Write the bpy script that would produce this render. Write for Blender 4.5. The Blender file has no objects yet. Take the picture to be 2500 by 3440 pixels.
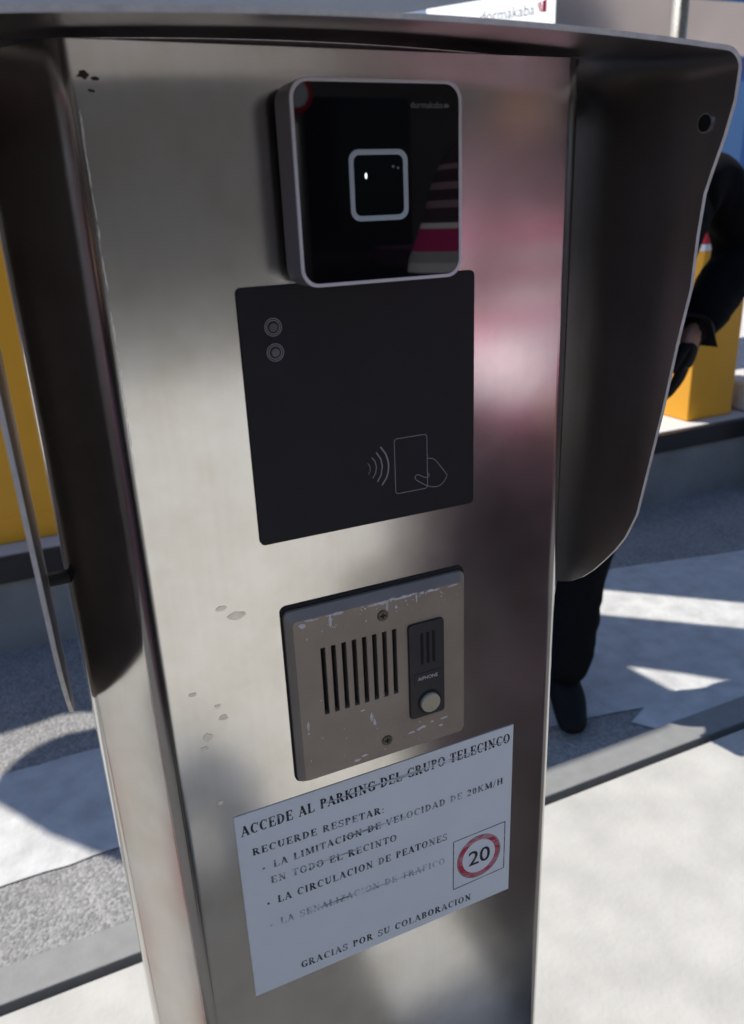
import bpy, bmesh, math, random
from mathutils import Vector, Matrix
from mathutils.geometry import tessellate_polygon
random.seed(7)
SC = bpy.context.scene
COL = SC.collection
R = math.radians
D = 0.395          # distance of the camera from the steel front plate (plate lies in y = 0)
H = 1.40           # camera height above the ground

# ------------------------------------------------------------------ camera
cd = bpy.data.cameras.new('camera'); cam = bpy.data.objects.new('camera', cd); COL.objects.link(cam)
rt = Vector((0.910128, -0.412285, -0.041080)); up = Vector((0.182353, 0.309562, 0.933230)); fw = Vector((0.372040, 0.856850, -0.356922))
m = Matrix((rt, up, -fw)).transposed().to_4x4(); m.translation = Vector((0, -D, H)); cam.matrix_world = m
cd.sensor_fit = 'HORIZONTAL'; cd.sensor_width = 36; cd.lens = 36*2649.9/2500
cd.clip_start = 0.01; cd.clip_end = 500
cd.dof.use_dof = True; cd.dof.focus_distance = 0.55; cd.dof.aperture_fstop = 15
SC.camera = cam
# ------------------------------------------------------------------ sky, sun, exposure
SUN_EL = R(66); SX, SY = 0.66, -0.75      # shadows run this way on the ground
w = bpy.data.worlds.new('World'); SC.world = w; w.use_nodes = True
nt = w.node_tree; bg = nt.nodes['Background']
sk = nt.nodes.new('ShaderNodeTexSky'); sk.sky_type = 'NISHITA'; sk.sun_disc = False; sk.ozone_density = 4.5; sk.dust_density = .4
sk.sun_elevation = SUN_EL; sk.sun_rotation = math.atan2(-SX, -SY)
nt.links.new(sk.outputs[0], bg.inputs[0]); bg.inputs[1].default_value = 0.135
ld = bpy.data.lights.new('sun', 'SUN'); ld.energy = 4.3; ld.angle = R(0.5); ld.color = (1, .95, .87)
sun = bpy.data.objects.new('sun', ld); COL.objects.link(sun)
sd = Vector((SX*math.cos(SUN_EL), SY*math.cos(SUN_EL), -math.sin(SUN_EL)))
sun.rotation_euler = sd.to_track_quat('-Z', 'Y').to_euler()
SC.view_settings.view_transform = 'Standard'; SC.view_settings.look = 'None'
SC.view_settings.exposure = 0.45; SC.view_settings.gamma = 1

# ------------------------------------------------------------------ materials
def mat(name, col, rough=.5, metal=0, noise=0, nscale=20, bump=0, bscale=200, ior=1.5, spec=.5, stretch=None, c2=None, aniso=0):
    M = bpy.data.materials.new(name); M.use_nodes = True
    n = M.node_tree.nodes; L = M.node_tree.links; b = n['Principled BSDF']
    b.inputs['Base Color'].default_value = (*col, 1); b.inputs['Roughness'].default_value = rough
    b.inputs['Metallic'].default_value = metal; b.inputs['IOR'].default_value = ior
    b.inputs['Specular IOR Level'].default_value = spec
    if aniso: b.inputs['Anisotropic'].default_value = aniso
    tc = n.new('ShaderNodeTexCoord'); src = tc.outputs['Object']
    if stretch:
        mp = n.new('ShaderNodeMapping'); mp.inputs['Scale'].default_value = stretch
        L.new(src, mp.inputs[0]); src = mp.outputs[0]
    if noise or c2:
        t = n.new('ShaderNodeTexNoise'); t.inputs['Scale'].default_value = nscale; t.inputs['Detail'].default_value = 6
        L.new(src, t.inputs['Vector'])
        r = n.new('ShaderNodeValToRGB'); r.color_ramp.elements[0].position = .3; r.color_ramp.elements[1].position = .7
        a = c2 if c2 else tuple(c*(1-noise) for c in col)
        r.color_ramp.elements[0].color = (*a, 1); r.color_ramp.elements[1].color = (*col, 1)
        L.new(t.outputs['Fac'], r.inputs[0]); L.new(r.outputs[0], b.inputs['Base Color'])
    if bump:
        t2 = n.new('ShaderNodeTexNoise'); t2.inputs['Scale'].default_value = bscale; t2.inputs['Detail'].default_value = 4
        L.new(src, t2.inputs['Vector'])
        bm_ = n.new('ShaderNodeBump'); bm_.inputs['Strength'].default_value = bump; bm_.inputs['Distance'].default_value = .01
        L.new(t2.outputs['Fac'], bm_.inputs['Height']); L.new(bm_.outputs[0], b.inputs['Normal'])
    return M

def steel(name, base, rough, stain=True, rvar=.12):
    """brushed stainless sheet: blotchy polish, dull water stains, faint horizontal grain"""
    M = bpy.data.materials.new(name); M.use_nodes = True
    n = M.node_tree.nodes; L = M.node_tree.links; b = n['Principled BSDF']
    b.inputs['Metallic'].default_value = 1
    tc = n.new('ShaderNodeTexCoord')
    t = n.new('ShaderNodeTexNoise'); t.inputs['Scale'].default_value = 9; t.inputs['Detail'].default_value = 7; t.inputs['Roughness'].default_value = .6
    L.new(tc.outputs['Object'], t.inputs['Vector'])
    mr = n.new('ShaderNodeMapRange'); mr.inputs[1].default_value = .3; mr.inputs[2].default_value = .7
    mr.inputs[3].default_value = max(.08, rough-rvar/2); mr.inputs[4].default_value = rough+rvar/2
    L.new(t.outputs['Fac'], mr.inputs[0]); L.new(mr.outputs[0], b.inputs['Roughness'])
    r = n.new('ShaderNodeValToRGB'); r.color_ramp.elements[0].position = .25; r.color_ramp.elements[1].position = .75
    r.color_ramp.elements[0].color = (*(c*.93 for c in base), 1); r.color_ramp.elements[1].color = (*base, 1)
    L.new(t.outputs['Fac'], r.inputs[0]); colout = r.outputs[0]
    if stain:
        v = n.new('ShaderNodeTexVoronoi'); v.inputs['Scale'].default_value = 26; v.inputs['Randomness'].default_value = 1
        nz = n.new('ShaderNodeTexNoise'); nz.inputs['Scale'].default_value = 60; nz.inputs['Detail'].default_value = 3
        L.new(tc.outputs['Object'], nz.inputs['Vector'])
        mx = n.new('ShaderNodeMixRGB'); mx.blend_type = 'ADD'; mx.inputs[0].default_value = .035
        L.new(tc.outputs['Object'], mx.inputs[1]); L.new(nz.outputs['Color'], mx.inputs[2]); L.new(mx.outputs[0], v.inputs['Vector'])
        big = n.new('ShaderNodeTexNoise'); big.inputs['Scale'].default_value = 5.5; L.new(tc.outputs['Object'], big.inputs['Vector'])
        th = n.new('ShaderNodeMapRange'); th.inputs[1].default_value = .52; th.inputs[2].default_value = .72; th.inputs[3].default_value = 0; th.inputs[4].default_value = .2
        L.new(big.outputs['Fac'], th.inputs[0])
        lt = n.new('ShaderNodeMath'); lt.operation = 'LESS_THAN'; L.new(v.outputs['Distance'], lt.inputs[0]); L.new(th.outputs[0], lt.inputs[1])
        sm = n.new('ShaderNodeMath'); sm.operation = 'MULTIPLY'; sm.inputs[1].default_value = .55; L.new(lt.outputs[0], sm.inputs[0])
        m2 = n.new('ShaderNodeMixRGB'); m2.inputs[2].default_value = (.3, .27, .22, 1)
        L.new(sm.outputs[0], m2.inputs[0]); L.new(colout, m2.inputs[1]); colout = m2.outputs[0]
    gm = n.new('ShaderNodeMapping'); gm.inputs['Scale'].default_value = (260, 260, 6); L.new(tc.outputs['Object'], gm.inputs[0])
    gn = n.new('ShaderNodeTexNoise'); gn.inputs['Scale'].default_value = 1; gn.inputs['Detail'].default_value = 4; L.new(gm.outputs[0], gn.inputs['Vector'])
    bl = n.new('ShaderNodeTexNoise'); bl.inputs['Scale'].default_value = 22; bl.inputs['Detail'].default_value = 8; bl.inputs['Roughness'].default_value = .65; L.new(tc.outputs['Object'], bl.inputs['Vector'])
    r2 = n.new('ShaderNodeValToRGB'); r2.color_ramp.elements[0].position = .36; r2.color_ramp.elements[1].position = .56; r2.color_ramp.elements[0].color = (.91, .895, .86, 1); r2.color_ramp.elements[1].color = (1, 1, 1, 1)
    L.new(bl.outputs['Fac'], r2.inputs[0])
    r3 = n.new('ShaderNodeValToRGB'); r3.color_ramp.elements[0].position = .3; r3.color_ramp.elements[1].position = .6; r3.color_ramp.elements[0].color = (.965, .965, .965, 1); r3.color_ramp.elements[1].color = (1, 1, 1, 1)
    L.new(gn.outputs['Fac'], r3.inputs[0])
    for rr_ in (r2, r3):
        mm = n.new('ShaderNodeMixRGB'); mm.blend_type = 'MULTIPLY'; mm.inputs[0].default_value = 1; L.new(colout, mm.inputs[1]); L.new(rr_.outputs[0], mm.inputs[2]); colout = mm.outputs[0]
    L.new(colout, b.inputs['Base Color'])
    mp = n.new('ShaderNodeMapping'); mp.inputs['Scale'].default_value = (3, 3, 900); L.new(tc.outputs['Object'], mp.inputs[0])
    g = n.new('ShaderNodeTexNoise'); g.inputs['Scale'].default_value = 1.5; g.inputs['Detail'].default_value = 3; L.new(mp.outputs[0], g.inputs['Vector'])
    w1 = n.new('ShaderNodeTexNoise'); w1.inputs['Scale'].default_value = 14; L.new(tc.outputs['Object'], w1.inputs['Vector'])
    ad = n.new('ShaderNodeMath'); ad.operation = 'MULTIPLY_ADD'; ad.inputs[1].default_value = .002; L.new(g.outputs['Fac'], ad.inputs[0])
    sc_ = n.new('ShaderNodeMath'); sc_.operation = 'MULTIPLY'; sc_.inputs[1].default_value = .25; L.new(w1.outputs['Fac'], sc_.inputs[0]); L.new(sc_.outputs[0], ad.inputs[2])
    bp = n.new('ShaderNodeBump'); bp.inputs['Strength'].default_value = .2; bp.inputs['Distance'].default_value = .004
    L.new(ad.outputs[0], bp.inputs['Height']); L.new(bp.outputs[0], b.inputs['Normal'])
    return M

def asphalt(name, c1, c2, c3):
    M = bpy.data.materials.new(name); M.use_nodes = True
    n = M.node_tree.nodes; L = M.node_tree.links; b = n['Principled BSDF']; b.inputs['Roughness'].default_value = .9
    tc = n.new('ShaderNodeTexCoord')
    v = n.new('ShaderNodeTexVoronoi'); v.inputs['Scale'].default_value = 140; L.new(tc.outputs['Object'], v.inputs['Vector'])
    t = n.new('ShaderNodeTexNoise'); t.inputs['Scale'].default_value = 6; t.inputs['Detail'].default_value = 8; L.new(tc.outputs['Object'], t.inputs['Vector'])
    r = n.new('ShaderNodeValToRGB'); e = r.color_ramp.elements
    e[0].color = (*c1, 1); e[1].color = (*c3, 1); x = e.new(.5); x.color = (*c2, 1)
    sp = n.new('ShaderNodeSeparateColor'); L.new(v.outputs['Color'], sp.inputs[0])
    a = n.new('ShaderNodeMath'); a.operation = 'MULTIPLY_ADD'; a.inputs[1].default_value = .6; L.new(sp.outputs[0], a.inputs[0])
    a2 = n.new('ShaderNodeMath'); a2.operation = 'MULTIPLY'; a2.inputs[1].default_value = .5; L.new(t.outputs['Fac'], a2.inputs[0]); L.new(a2.outputs[0], a.inputs[2])
    L.new(a.outputs[0], r.inputs[0]); L.new(r.outputs[0], b.inputs['Base Color'])
    bp = n.new('ShaderNodeBump'); bp.inputs['Strength'].default_value = .8; bp.inputs['Distance'].default_value = .006; bp.invert = True
    L.new(v.outputs['Distance'], bp.inputs['Height']); L.new(bp.outputs[0], b.inputs['Normal'])
    return M

def ink(name, col, fade, paper=(.89, .95, .95), sc=45, lo=None):
    """print on weathered paper: worn away in blotches"""
    M = bpy.data.materials.new(name); M.use_nodes = True
    n = M.node_tree.nodes; L = M.node_tree.links; b = n['Principled BSDF']; b.inputs['Roughness'].default_value = .7
    tc = n.new('ShaderNodeTexCoord')
    mp = n.new('ShaderNodeMapping'); mp.inputs['Scale'].default_value = (1, 1, 3.5); L.new(tc.outputs['Object'], mp.inputs[0])
    t = n.new('ShaderNodeTexNoise'); t.inputs['Scale'].default_value = sc; t.inputs['Detail'].default_value = 6; t.inputs['Roughness'].default_value = .7
    L.new(mp.outputs[0], t.inputs['Vector'])
    r = n.new('ShaderNodeValToRGB'); r.color_ramp.elements[0].position = fade-.12; r.color_ramp.elements[1].position = fade+.14
    k = lo if lo is not None else 0
    c0 = tuple(col[i]*k+paper[i]*(1-k) for i in range(3))
    r.color_ramp.elements[0].color = (*c0, 1); r.color_ramp.elements[1].color = (*col, 1)
    L.new(t.outputs['Fac'], r.inputs[0]); L.new(r.outputs[0], b.inputs['Base Color'])
    return M

STEEL = steel('brushed_steel', (.60, .588, .555), .17, rvar=.06)
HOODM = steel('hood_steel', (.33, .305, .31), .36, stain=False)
CUT = mat('cut_sheet_edge', (.66, .66, .645), .5, metal=0, noise=.22, nscale=120, bump=.2, bscale=300)
POLISH = steel('bright_steel', (.72, .70, .67), .30, stain=False)
DARKGAP = mat('black_rubber', (.012, .012, .013), .7)
ALU = mat('grey_aluminium', (.36, .34, .37), .42, metal=.6)
BEZEL = mat('light_grey_bezel', (.62, .62, .66), .4, metal=.3)
GLASS = mat('black_glass', (.002, .002, .003), .02, ior=1.42)
LENS = mat('dark_lens', (.001, .002, .004), .03, ior=1.42)
RING = mat('pale_ring', (.40, .47, .51), .4)
CARD = mat('charcoal_panel', (.0135, .0155, .0215), .5, noise=.18, nscale=60, spec=.25)
PRINT = mat('grey_print', (.32, .32, .34), .6)
PRINT2 = mat('grey_print_dim', (.17, .17, .18), .6)
LEDM = mat('lamp_lens', (.10, .10, .10), .15)
FACE = mat('taupe_enamel', (.36, .30, .235), .45, metal=.25, noise=.18, nscale=35, bump=.05, bscale=400)
SLOT = mat('slot_black', (.004, .004, .004), .8)
CHIP = mat('bare_metal_chip', (.80, .78, .76), .5, noise=.3, nscale=200)
SCREW = mat('dark_screw', (.13, .12, .10), .4, metal=.8, noise=.4, nscale=300)
MODULE = mat('black_plastic', (.012, .014, .02), .4)
BUTTON = mat('ivory_button', (.60, .52, .36), .4, noise=.2, nscale=120)
PAPER = mat('white_paper', (.89, .95, .95), .6, noise=.05, nscale=25, bump=.05, bscale=60)
CONC = mat('pale_concrete', (.44, .43, .40), .9, noise=.20, nscale=8, bump=.2, bscale=90)
CONC2 = mat('light_paving', (.58, .565, .53), .9, noise=.15, nscale=4)
CONCW = mat('grey_concrete', (.30, .31, .30), .9, noise=.3, nscale=4, bump=.3, bscale=40)
SLABW = mat('white_stone', (.55, .53, .52), .8, noise=.12, nscale=8)
KERB = mat('kerb_grey', (.21, .213, .207), .75, noise=.15, nscale=25, bump=.15, bscale=150)
ASPH = asphalt('light_asphalt', (.12, .12, .12), (.22, .217, .213), (.35, .345, .34))
LANE = asphalt('dark_asphalt', (.05, .05, .052), (.09, .09, .092), (.16, .16, .16))
PAINT = mat('road_paint', (.52, .52, .51), .8, c2=(.38, .38, .375), nscale=14, bump=.5, bscale=60)
DARKST = mat('dark_edge_steel', (.03, .03, .032), .5, metal=.3)
YELLOW = mat('yellow_enamel', (.90, .42, .022), .45, noise=.06, nscale=6)
RED = mat('red_enamel', (.62, .015, .03), .4)
WHITE = mat('white_enamel', (.8, .8, .8), .4)
FABRIC = mat('black_cloth', (.004, .0045, .006), .95, spec=.12, noise=.3, nscale=40)
DENIM = mat('black_trousers', (.005, .006, .007), .95, spec=.12, noise=.3, nscale=60)
SKIN = mat('skin', (.30, .16, .11), .5)
HAIR = mat('dark_hair', (.02, .014, .01), .6)
LEATHER = mat('black_leather', (.007, .007, .008), .75, spec=.15)
GALV = mat('galvanised_steel', (.58, .57, .54), .5, metal=.35, noise=.4, nscale=60, bump=.4, bscale=120)
BLUE = mat('blue_sheet', (.03, .13, .42), .5, noise=.3, nscale=1.5)
BLUE2 = mat('pale_blue_sheet', (.10, .24, .46), .5)
WALLF = mat('facade_render', (.42, .42, .42), .9, noise=.12, nscale=2)
WALLD = mat('facade_brown', (.12, .112, .105), .9, noise=.2, nscale=1.5)
WIN = mat('dark_window', (.015, .017, .02), .08)
CASTM = mat('caster_grey', (.07, .075, .08), .7)
MIRR = mat('polished_beam', (.80, .70, .67), .16, metal=1, noise=.15, nscale=2.5, bump=.02, bscale=4)
BEAM = mat('beam_paint', (.78, .66, .62), .35, noise=.12, nscale=3)
LOGOR = mat('logo_red', (.60, .03, .07), .5)
LETTER = mat('logo_grey', (.16, .17, .18), .5)

# ------------------------------------------------------------------ mesh helpers
class MB:
    def __init__(s): s.v = []; s.f = []
    def add(s, vs, fs):
        o = len(s.v); s.v += [tuple(p) for p in vs]; s.f += [tuple(i+o for i in f) for f in fs]; return s
    def box(s, x0, x1, y0, y1, z0, z1):
        return s.add([(x0,y0,z0),(x1,y0,z0),(x1,y1,z0),(x0,y1,z0),(x0,y0,z1),(x1,y0,z1),(x1,y1,z1),(x0,y1,z1)],
                     [(0,3,2,1),(4,5,6,7),(0,1,5,4),(1,2,6,5),(2,3,7,6),(3,0,4,7)])
    def prism(s, poly, a, b, ax):
        """poly extruded from a to b along axis ax; poly is in the other two axes (xy, xz or yz order)"""
        n = len(poly)
        def P(p, t):
            return {'z': (p[0], p[1], t), 'y': (p[0], t, p[1]), 'x': (t, p[0], p[1])}[ax]
        vs = [P(p, a) for p in poly]+[P(p, b) for p in poly]
        fs = [tuple(range(n)), tuple(range(2*n-1, n-1, -1))]+[(i, i+n, (i+1) % n+n, (i+1) % n) for i in range(n)]
        return s.add(vs, fs)
    def flat(s, poly, y): return s.add([(p[0], y, p[1]) for p in poly], [tuple(range(len(poly)))])
    def ring(s, outer, inner, a, b, ax='y'):
        n = len(outer)
        def P(p, t): return {'z': (p[0], p[1], t), 'y': (p[0], t, p[1]), 'x': (t, p[0], p[1])}[ax]
        vs = [P(p, a) for p in outer]+[P(p, a) for p in inner]+[P(p, b) for p in outer]+[P(p, b) for p in inner]
        fs = []
        for i in range(n):
            j = (i+1) % n
            fs += [(i, j, j+n, i+n), (i+2*n, i+3*n, j+3*n, j+2*n), (i, i+2*n, j+2*n, j), (i+n, j+n, j+3*n, i+3*n)]
        return s.add(vs, fs)
    def tube(s, pts, r, seg=12, caps=True):
        pts = [Vector(p) for p in pts]; n = len(pts); rs = r if isinstance(r, (list, tuple)) else [r]*n
        vs = []; prev = None
        for i, p in enumerate(pts):
            t = (pts[min(i+1, n-1)]-pts[max(i-1, 0)]).normalized()
            if prev is None:
                a = t.orthogonal().normalized()
            else:
                a = (prev-t*prev.dot(t)).normalized()
            prev = a; bb = t.cross(a)
            for k in range(seg):
                q = 2*math.pi*k/seg; vs.append(p+(a*math.cos(q)+bb*math.sin(q))*rs[i])
        fs = []
        for i in range(n-1):
            for k in range(seg):
                k2 = (k+1) % seg; fs.append((i*seg+k, i*seg+k2, (i+1)*seg+k2, (i+1)*seg+k))
        if caps: fs += [tuple(range(seg-1, -1, -1)), tuple(range((n-1)*seg, n*seg))]
        return s.add(vs, fs)
    def build(s, name, material, parent=None, bevel=0, smooth=False, segs=2, fix=True):
        me = bpy.data.meshes.new(name); me.from_pydata([tuple(v) for v in s.v], [], s.f)
        if fix:
            bm = bmesh.new(); bm.from_mesh(me); bmesh.ops.recalc_face_normals(bm, faces=bm.faces); bm.to_mesh(me); bm.free()
        me.materials.append(material)
        if smooth:
            for p in me.polygons: p.use_smooth = True
        o = bpy.data.objects.new(name, me); COL.objects.link(o)
        if parent: attach(o, parent)
        if bevel:
            b = o.modifiers.new('bevel', 'BEVEL'); b.width = bevel; b.segments = segs; b.limit_method = 'ANGLE'; b.angle_limit = R(40)
        return o

def world_loc(o):
    v = Vector(o.location)
    return v
ORIG = {}
def attach(o, parent):
    o.parent = parent
    p = parent; t = Vector((0, 0, 0))
    if p.name in ORIG: t = ORIG[p.name]
    o.matrix_parent_inverse = Matrix.Translation(-t)
def tag(o, label=None, cat=None, group=None, kind=None):
    for k, v in (('label', label), ('category', cat), ('group', group), ('kind', kind)):
        if v: o[k] = v
    return o
def thing(name, label, cat, loc, group=None):
    o = bpy.data.objects.new(name, None); COL.objects.link(o); o.location = loc; o.empty_display_size = .05
    ORIG[o.name] = Vector(loc); return tag(o, label, cat, group)
def rrect(x0, x1, z0, z1, r, n=6):
    out = []
    for cx, cz, a0 in ((x1-r, z1-r, 0), (x0+r, z1-r, 90), (x0+r, z0+r, 180), (x1-r, z0+r, 270)):
        for k in range(n+1):
            a = R(a0+90*k/n); out.append((cx+r*math.cos(a), cz+r*math.sin(a)))
    return out
def circ(cx, cz, r, n=32, rz=None): return [(cx+r*math.cos(2*math.pi*k/n), cz+(rz or r)*math.sin(2*math.pi*k/n)) for k in range(n)]
def zz(u): return H+u          # height relative to the camera -> world z
def strip(mb, pts, wd, y, closed=False):
    """flat printed line in the x-z plane"""
    n = len(pts); P = [Vector((p[0], p[1])) for p in pts]; L_, R_ = [], []
    for i in range(n):
        a = P[(i-1) % n] if (closed or i > 0) else P[i]; b = P[(i+1) % n] if (closed or i < n-1) else P[i]
        t = (b-a).normalized(); nn = Vector((-t.y, t.x))*wd/2; L_.append(P[i]+nn); R_.append(P[i]-nn)
    for i in range(n if closed else n-1):
        j = (i+1) % n
        mb.add([(L_[i].x, y, L_[i].y), (L_[j].x, y, L_[j].y), (R_[j].x, y, R_[j].y), (R_[i].x, y, R_[i].y)], [(0, 1, 2, 3)])
def text_mesh(txt, size, extrude=0):
    cu = bpy.data.curves.new('t', 'FONT'); cu.body = txt; cu.size = size; cu.extrude = extrude; cu.resolution_u = 4
    o = bpy.data.objects.new('t', cu); COL.objects.link(o)
    bpy.context.view_layer.update()
    me = bpy.data.meshes.new_from_object(o.evaluated_get(bpy.context.evaluated_depsgraph_get()))
    vs = [v.co.copy() for v in me.vertices]; fs = [tuple(p.vertices) for p in me.polygons]
    bpy.data.objects.remove(o); bpy.data.curves.remove(cu); bpy.data.meshes.remove(me)
    return vs, fs
def text_fit(mb, txt, P, ex, ez, wdt, hgt):
    """lay text so that it starts at P, runs along ex for wdt and is hgt tall (ascender height) along ez"""
    vs, fs = text_mesh(txt, 1)
    x0 = min(v.x for v in vs); x1 = max(v.x for v in vs); y1 = max(v.y for v in vs)
    P = Vector(P); ex = Vector(ex); ez = Vector(ez)
    mb.add([P+ex*((v.x-x0)/(x1-x0)*wdt)+ez*(v.y/y1*hgt) for v in vs], fs)

# ------------------------------------------------------------------ serif capitals for the notice
def glyph(ch):
    q = []; T, t = .22, .085
    def ln(x0, y0, x1, y1, wd):
        d = Vector((x1-x0, y1-y0)).normalized(); nn = Vector((-d.y, d.x))*wd/2
        q.append([(x0+nn.x, y0+nn.y), (x1+nn.x, y1+nn.y), (x1-nn.x, y1-nn.y), (x0-nn.x, y0-nn.y)])
    def stem(x, y0=0, y1=1, wd=T, s0=True, s1=True):
        ln(x, y0, x, y1, wd)
        if s0: ln(x-.15, y0+t/2, x+.15, y0+t/2, t)
        if s1: ln(x-.15, y1-t/2, x+.15, y1-t/2, t)
    def arc(cx, cy, rx, ry, a0, a1, n=18, th=T, tv=t):
        for i in range(n):
            A, B = R(a0+(a1-a0)*i/n), R(a0+(a1-a0)*(i+1)/n)
            q.append([(cx+rx*math.cos(A), cy+ry*math.sin(A)), (cx+rx*math.cos(B), cy+ry*math.sin(B)),
                      (cx+(rx-th)*math.cos(B), cy+(ry-tv)*math.sin(B)), (cx+(rx-th)*math.cos(A), cy+(ry-tv)*math.sin(A))])
    wd = .75
    if ch == 'A': ln(.1, 0, .39, 1, t); ln(.36, 1, .68, 0, T); ln(.2, .33, .56, .33, t); ln(0, .03, .22, .03, t); ln(.54, .03, .82, .03, t); wd = .82
    elif ch in 'BPR':
        stem(.2); arc(.3, .74, .36, .26, -90, 90); ln(.2, .97, .32, .97, t); ln(.2, .5, .32, .5, t)
        if ch == 'B': arc(.3, .26, .4, .26, -90, 90); ln(.2, .03, .32, .03, t); wd = .76
        elif ch == 'R': ln(.4, .5, .7, 0, T); ln(.66, .03, .84, .03, t); wd = .84
        else: wd = .7
    elif ch in 'CG':
        arc(.42, .5, .38, .51, 48, 312); ln(.7, .68, .7, .97, t)
        if ch == 'G': ln(.66, .05, .66, .42, T); ln(.52, .42, .8, .42, t)
        wd = .8
    elif ch == 'D': stem(.2); arc(.28, .5, .48, .5, -90, 90); ln(.2, .97, .32, .97, t); ln(.2, .03, .32, .03, t); wd = .82
    elif ch in 'EFL':
        stem(.2)
        if ch != 'F': ln(.2, .03, .64, .03, t); ln(.63, 0, .67, .27, t)
        if ch != 'L': ln(.2, .97, .62, .97, t); ln(.61, 1, .61, .75, t); ln(.2, .51, .5, .51, t); ln(.5, .4, .5, .63, t)
        wd = .72
    elif ch in 'HN':
        if ch == 'H': stem(.2); stem(.68); ln(.2, .51, .68, .51, t); wd = .9
        else: stem(.2, wd=t, s1=False); stem(.7, wd=t, s0=False); ln(.16, .98, .7, .02, T); ln(.02, .97, .25, .97, t); wd = .9
    elif ch == 'I': stem(.2); wd = .42
    elif ch == 'K': stem(.2); ln(.25, .4, .68, .97, t); ln(.36, .58, .72, 0, T); ln(.6, .03, .88, .03, t); ln(.55, .97, .82, .97, t); wd = .88
    elif ch == 'M': stem(.16, wd=t); stem(.88, wd=T); ln(.18, 1, .52, .05, T); ln(.52, .05, .84, 1, t); wd = 1.04
    elif ch == 'O': arc(.42, .5, .4, .51, 0, 360, 28); wd = .86
    elif ch == '0': arc(.3, .5, .28, .5, 0, 360, 24); wd = .62
    elif ch == '2': arc(.3, .72, .26, .28, -20, 170); ln(.5, .62, .08, .06, .12); ln(.06, .06, .56, .06, .13); wd = .62
    elif ch == 'S': arc(.34, .74, .27, .27, 25, 270, th=.14, tv=.09); arc(.34, .27, .3, .28, 90, -155, th=.14, tv=.09); ln(.58, .72, .58, .97, t); ln(.07, .03, .07, .3, t); wd = .68
    elif ch == 'T': stem(.36, s1=False); ln(.04, .97, .68, .97, t); ln(.05, 1, .05, .74, t); ln(.67, 1, .67, .74, t); wd = .74
    elif ch == 'U': stem(.2, .3, 1, s0=False); ln(.68, .3, .68, 1, t); ln(.55, .97, .8, .97, t); arc(.41, .32, .295, .32, 180, 360); wd = .84
    elif ch == 'V': ln(.12, 1, .42, 0, T); ln(.42, 0, .7, 1, t); ln(0, .97, .28, .97, t); ln(.58, .97, .82, .97, t); wd = .82
    elif ch == 'Z': ln(.08, .96, .64, .96, .07); ln(.08, .04, .66, .04, .07); ln(.58, .96, .12, .04, T); wd = .72
    elif ch == ':': q.append([(.08, 0), (.22, 0), (.22, .14), (.08, .14)]); q.append([(.08, .5), (.22, .5), (.22, .64), (.08, .64)]); wd = .3
    elif ch == '/': ln(.05, -.1, .35, 1.05, .07); wd = .42
    elif ch == '-': arc(.2, .36, .15, .15, 0, 360, 12, .15, .15); wd = .62
    else: wd = .42
    return q, wd
def serif_line(name, txt, x0, z0, x1, z1, h, y, material, parent, gap=.1):
    items = []; x = 0
    for ch in txt:
        q, wd = glyph(ch); items.append((x, q)); x += wd+gap
    tot = x-gap; s = (x1-x0)/tot; mb = MB()
    for gx, q in items:
        for poly in q:
            mb.flat([(x0+(gx+p[0])*s, z0+(z1-z0)*(gx+p[0])/tot+p[1]*h) for p in poly], y)
    # tiny steps so that overlapping strokes never share a plane
    nv = []
    for fi, f in enumerate(mb.f):
        for i in f: nv.append((i, fi))
    for i, fi in nv: mb.v[i] = (mb.v[i][0], y-(fi % 23)*.000004, mb.v[i][2])
    return mb.build(name, material, parent, fix=False)

# ------------------------------------------------------------------ GROUND
g = MB()
g.add([(-60, 1.0, -.012), (60, 1.0, -.012), (60, 60, -.012), (-60, 60, -.012)], [(0, 1, 2, 3)])
tag(g.build('road', ASPH), kind='structure')
g = MB(); g.prism([(-60, .884), (-60, -.02), (-.08, -.02), (-.08, -.45), (.60, -.45), (.68, -.02), (60, -.02), (60, .884)], -.2, 0, 'z')
o = g.build('concrete_pavement', CONC, bevel=.004); tag(o, kind='structure')
g = MB(); g.prism([(-.08, -1.1), (.74, -1.1), (1.0, -2.4), (60, -2.4), (60, -7.5), (-.08, -7.5)], -.2, -.001, 'z')
tag(g.build('far_pavement', CONC2, bevel=.004), kind='structure')
g = MB(); g.add([(.42, -1.098, -.008), (.64, -1.098, -.008), (.64, -.458, -.008), (.42, -.458, -.008)], [(0, 1, 2, 3)])  # unseen white line, added as a bright reflection low on the plate
tag(g.build('reflection_line', PAINT), kind='structure')
g = MB(); g.box(-60, 60, .884, .909, -.2, -.03)
tag(g.build('kerb_joint', DARKST), kind='structure')
g = MB(); g.box(-60, 60, .909, 1.0, -.2, -.001)
tag(g.build('kerb_strip', KERB, bevel=.004), kind='structure')
g = MB(); g.add([(-60, -60, -.012), (60, -60, -.012), (60, -.02, -.012), (-60, -.02, -.012)], [(0, 1, 2, 3)])
tag(g.build('forecourt', LANE), kind='structure')
def wobble_poly(pts, amp, step=.05):
    out = []
    n = len(pts)
    for i in range(n):
        a = Vector(pts[i]); b = Vector(pts[(i+1) % n]); k = max(1, int((b-a).length/step))
        for j in range(k):
            p = a.lerp(b, j/k); out.append((p.x+random.uniform(-amp, amp), p.y+random.uniform(-amp, amp)))
    return out
def tess(pts, holes=(), z=0):
    polys = [[Vector((p[0], p[1], 0)) for p in pts]]+[[Vector((p[0], p[1], 0)) for p in h] for h in holes]
    tri = tessellate_polygon(polys); flat = [p for pl in polys for p in pl]
    return [(p.x, p.y, z) for p in flat], [tuple(t) for t in tri]
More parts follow.
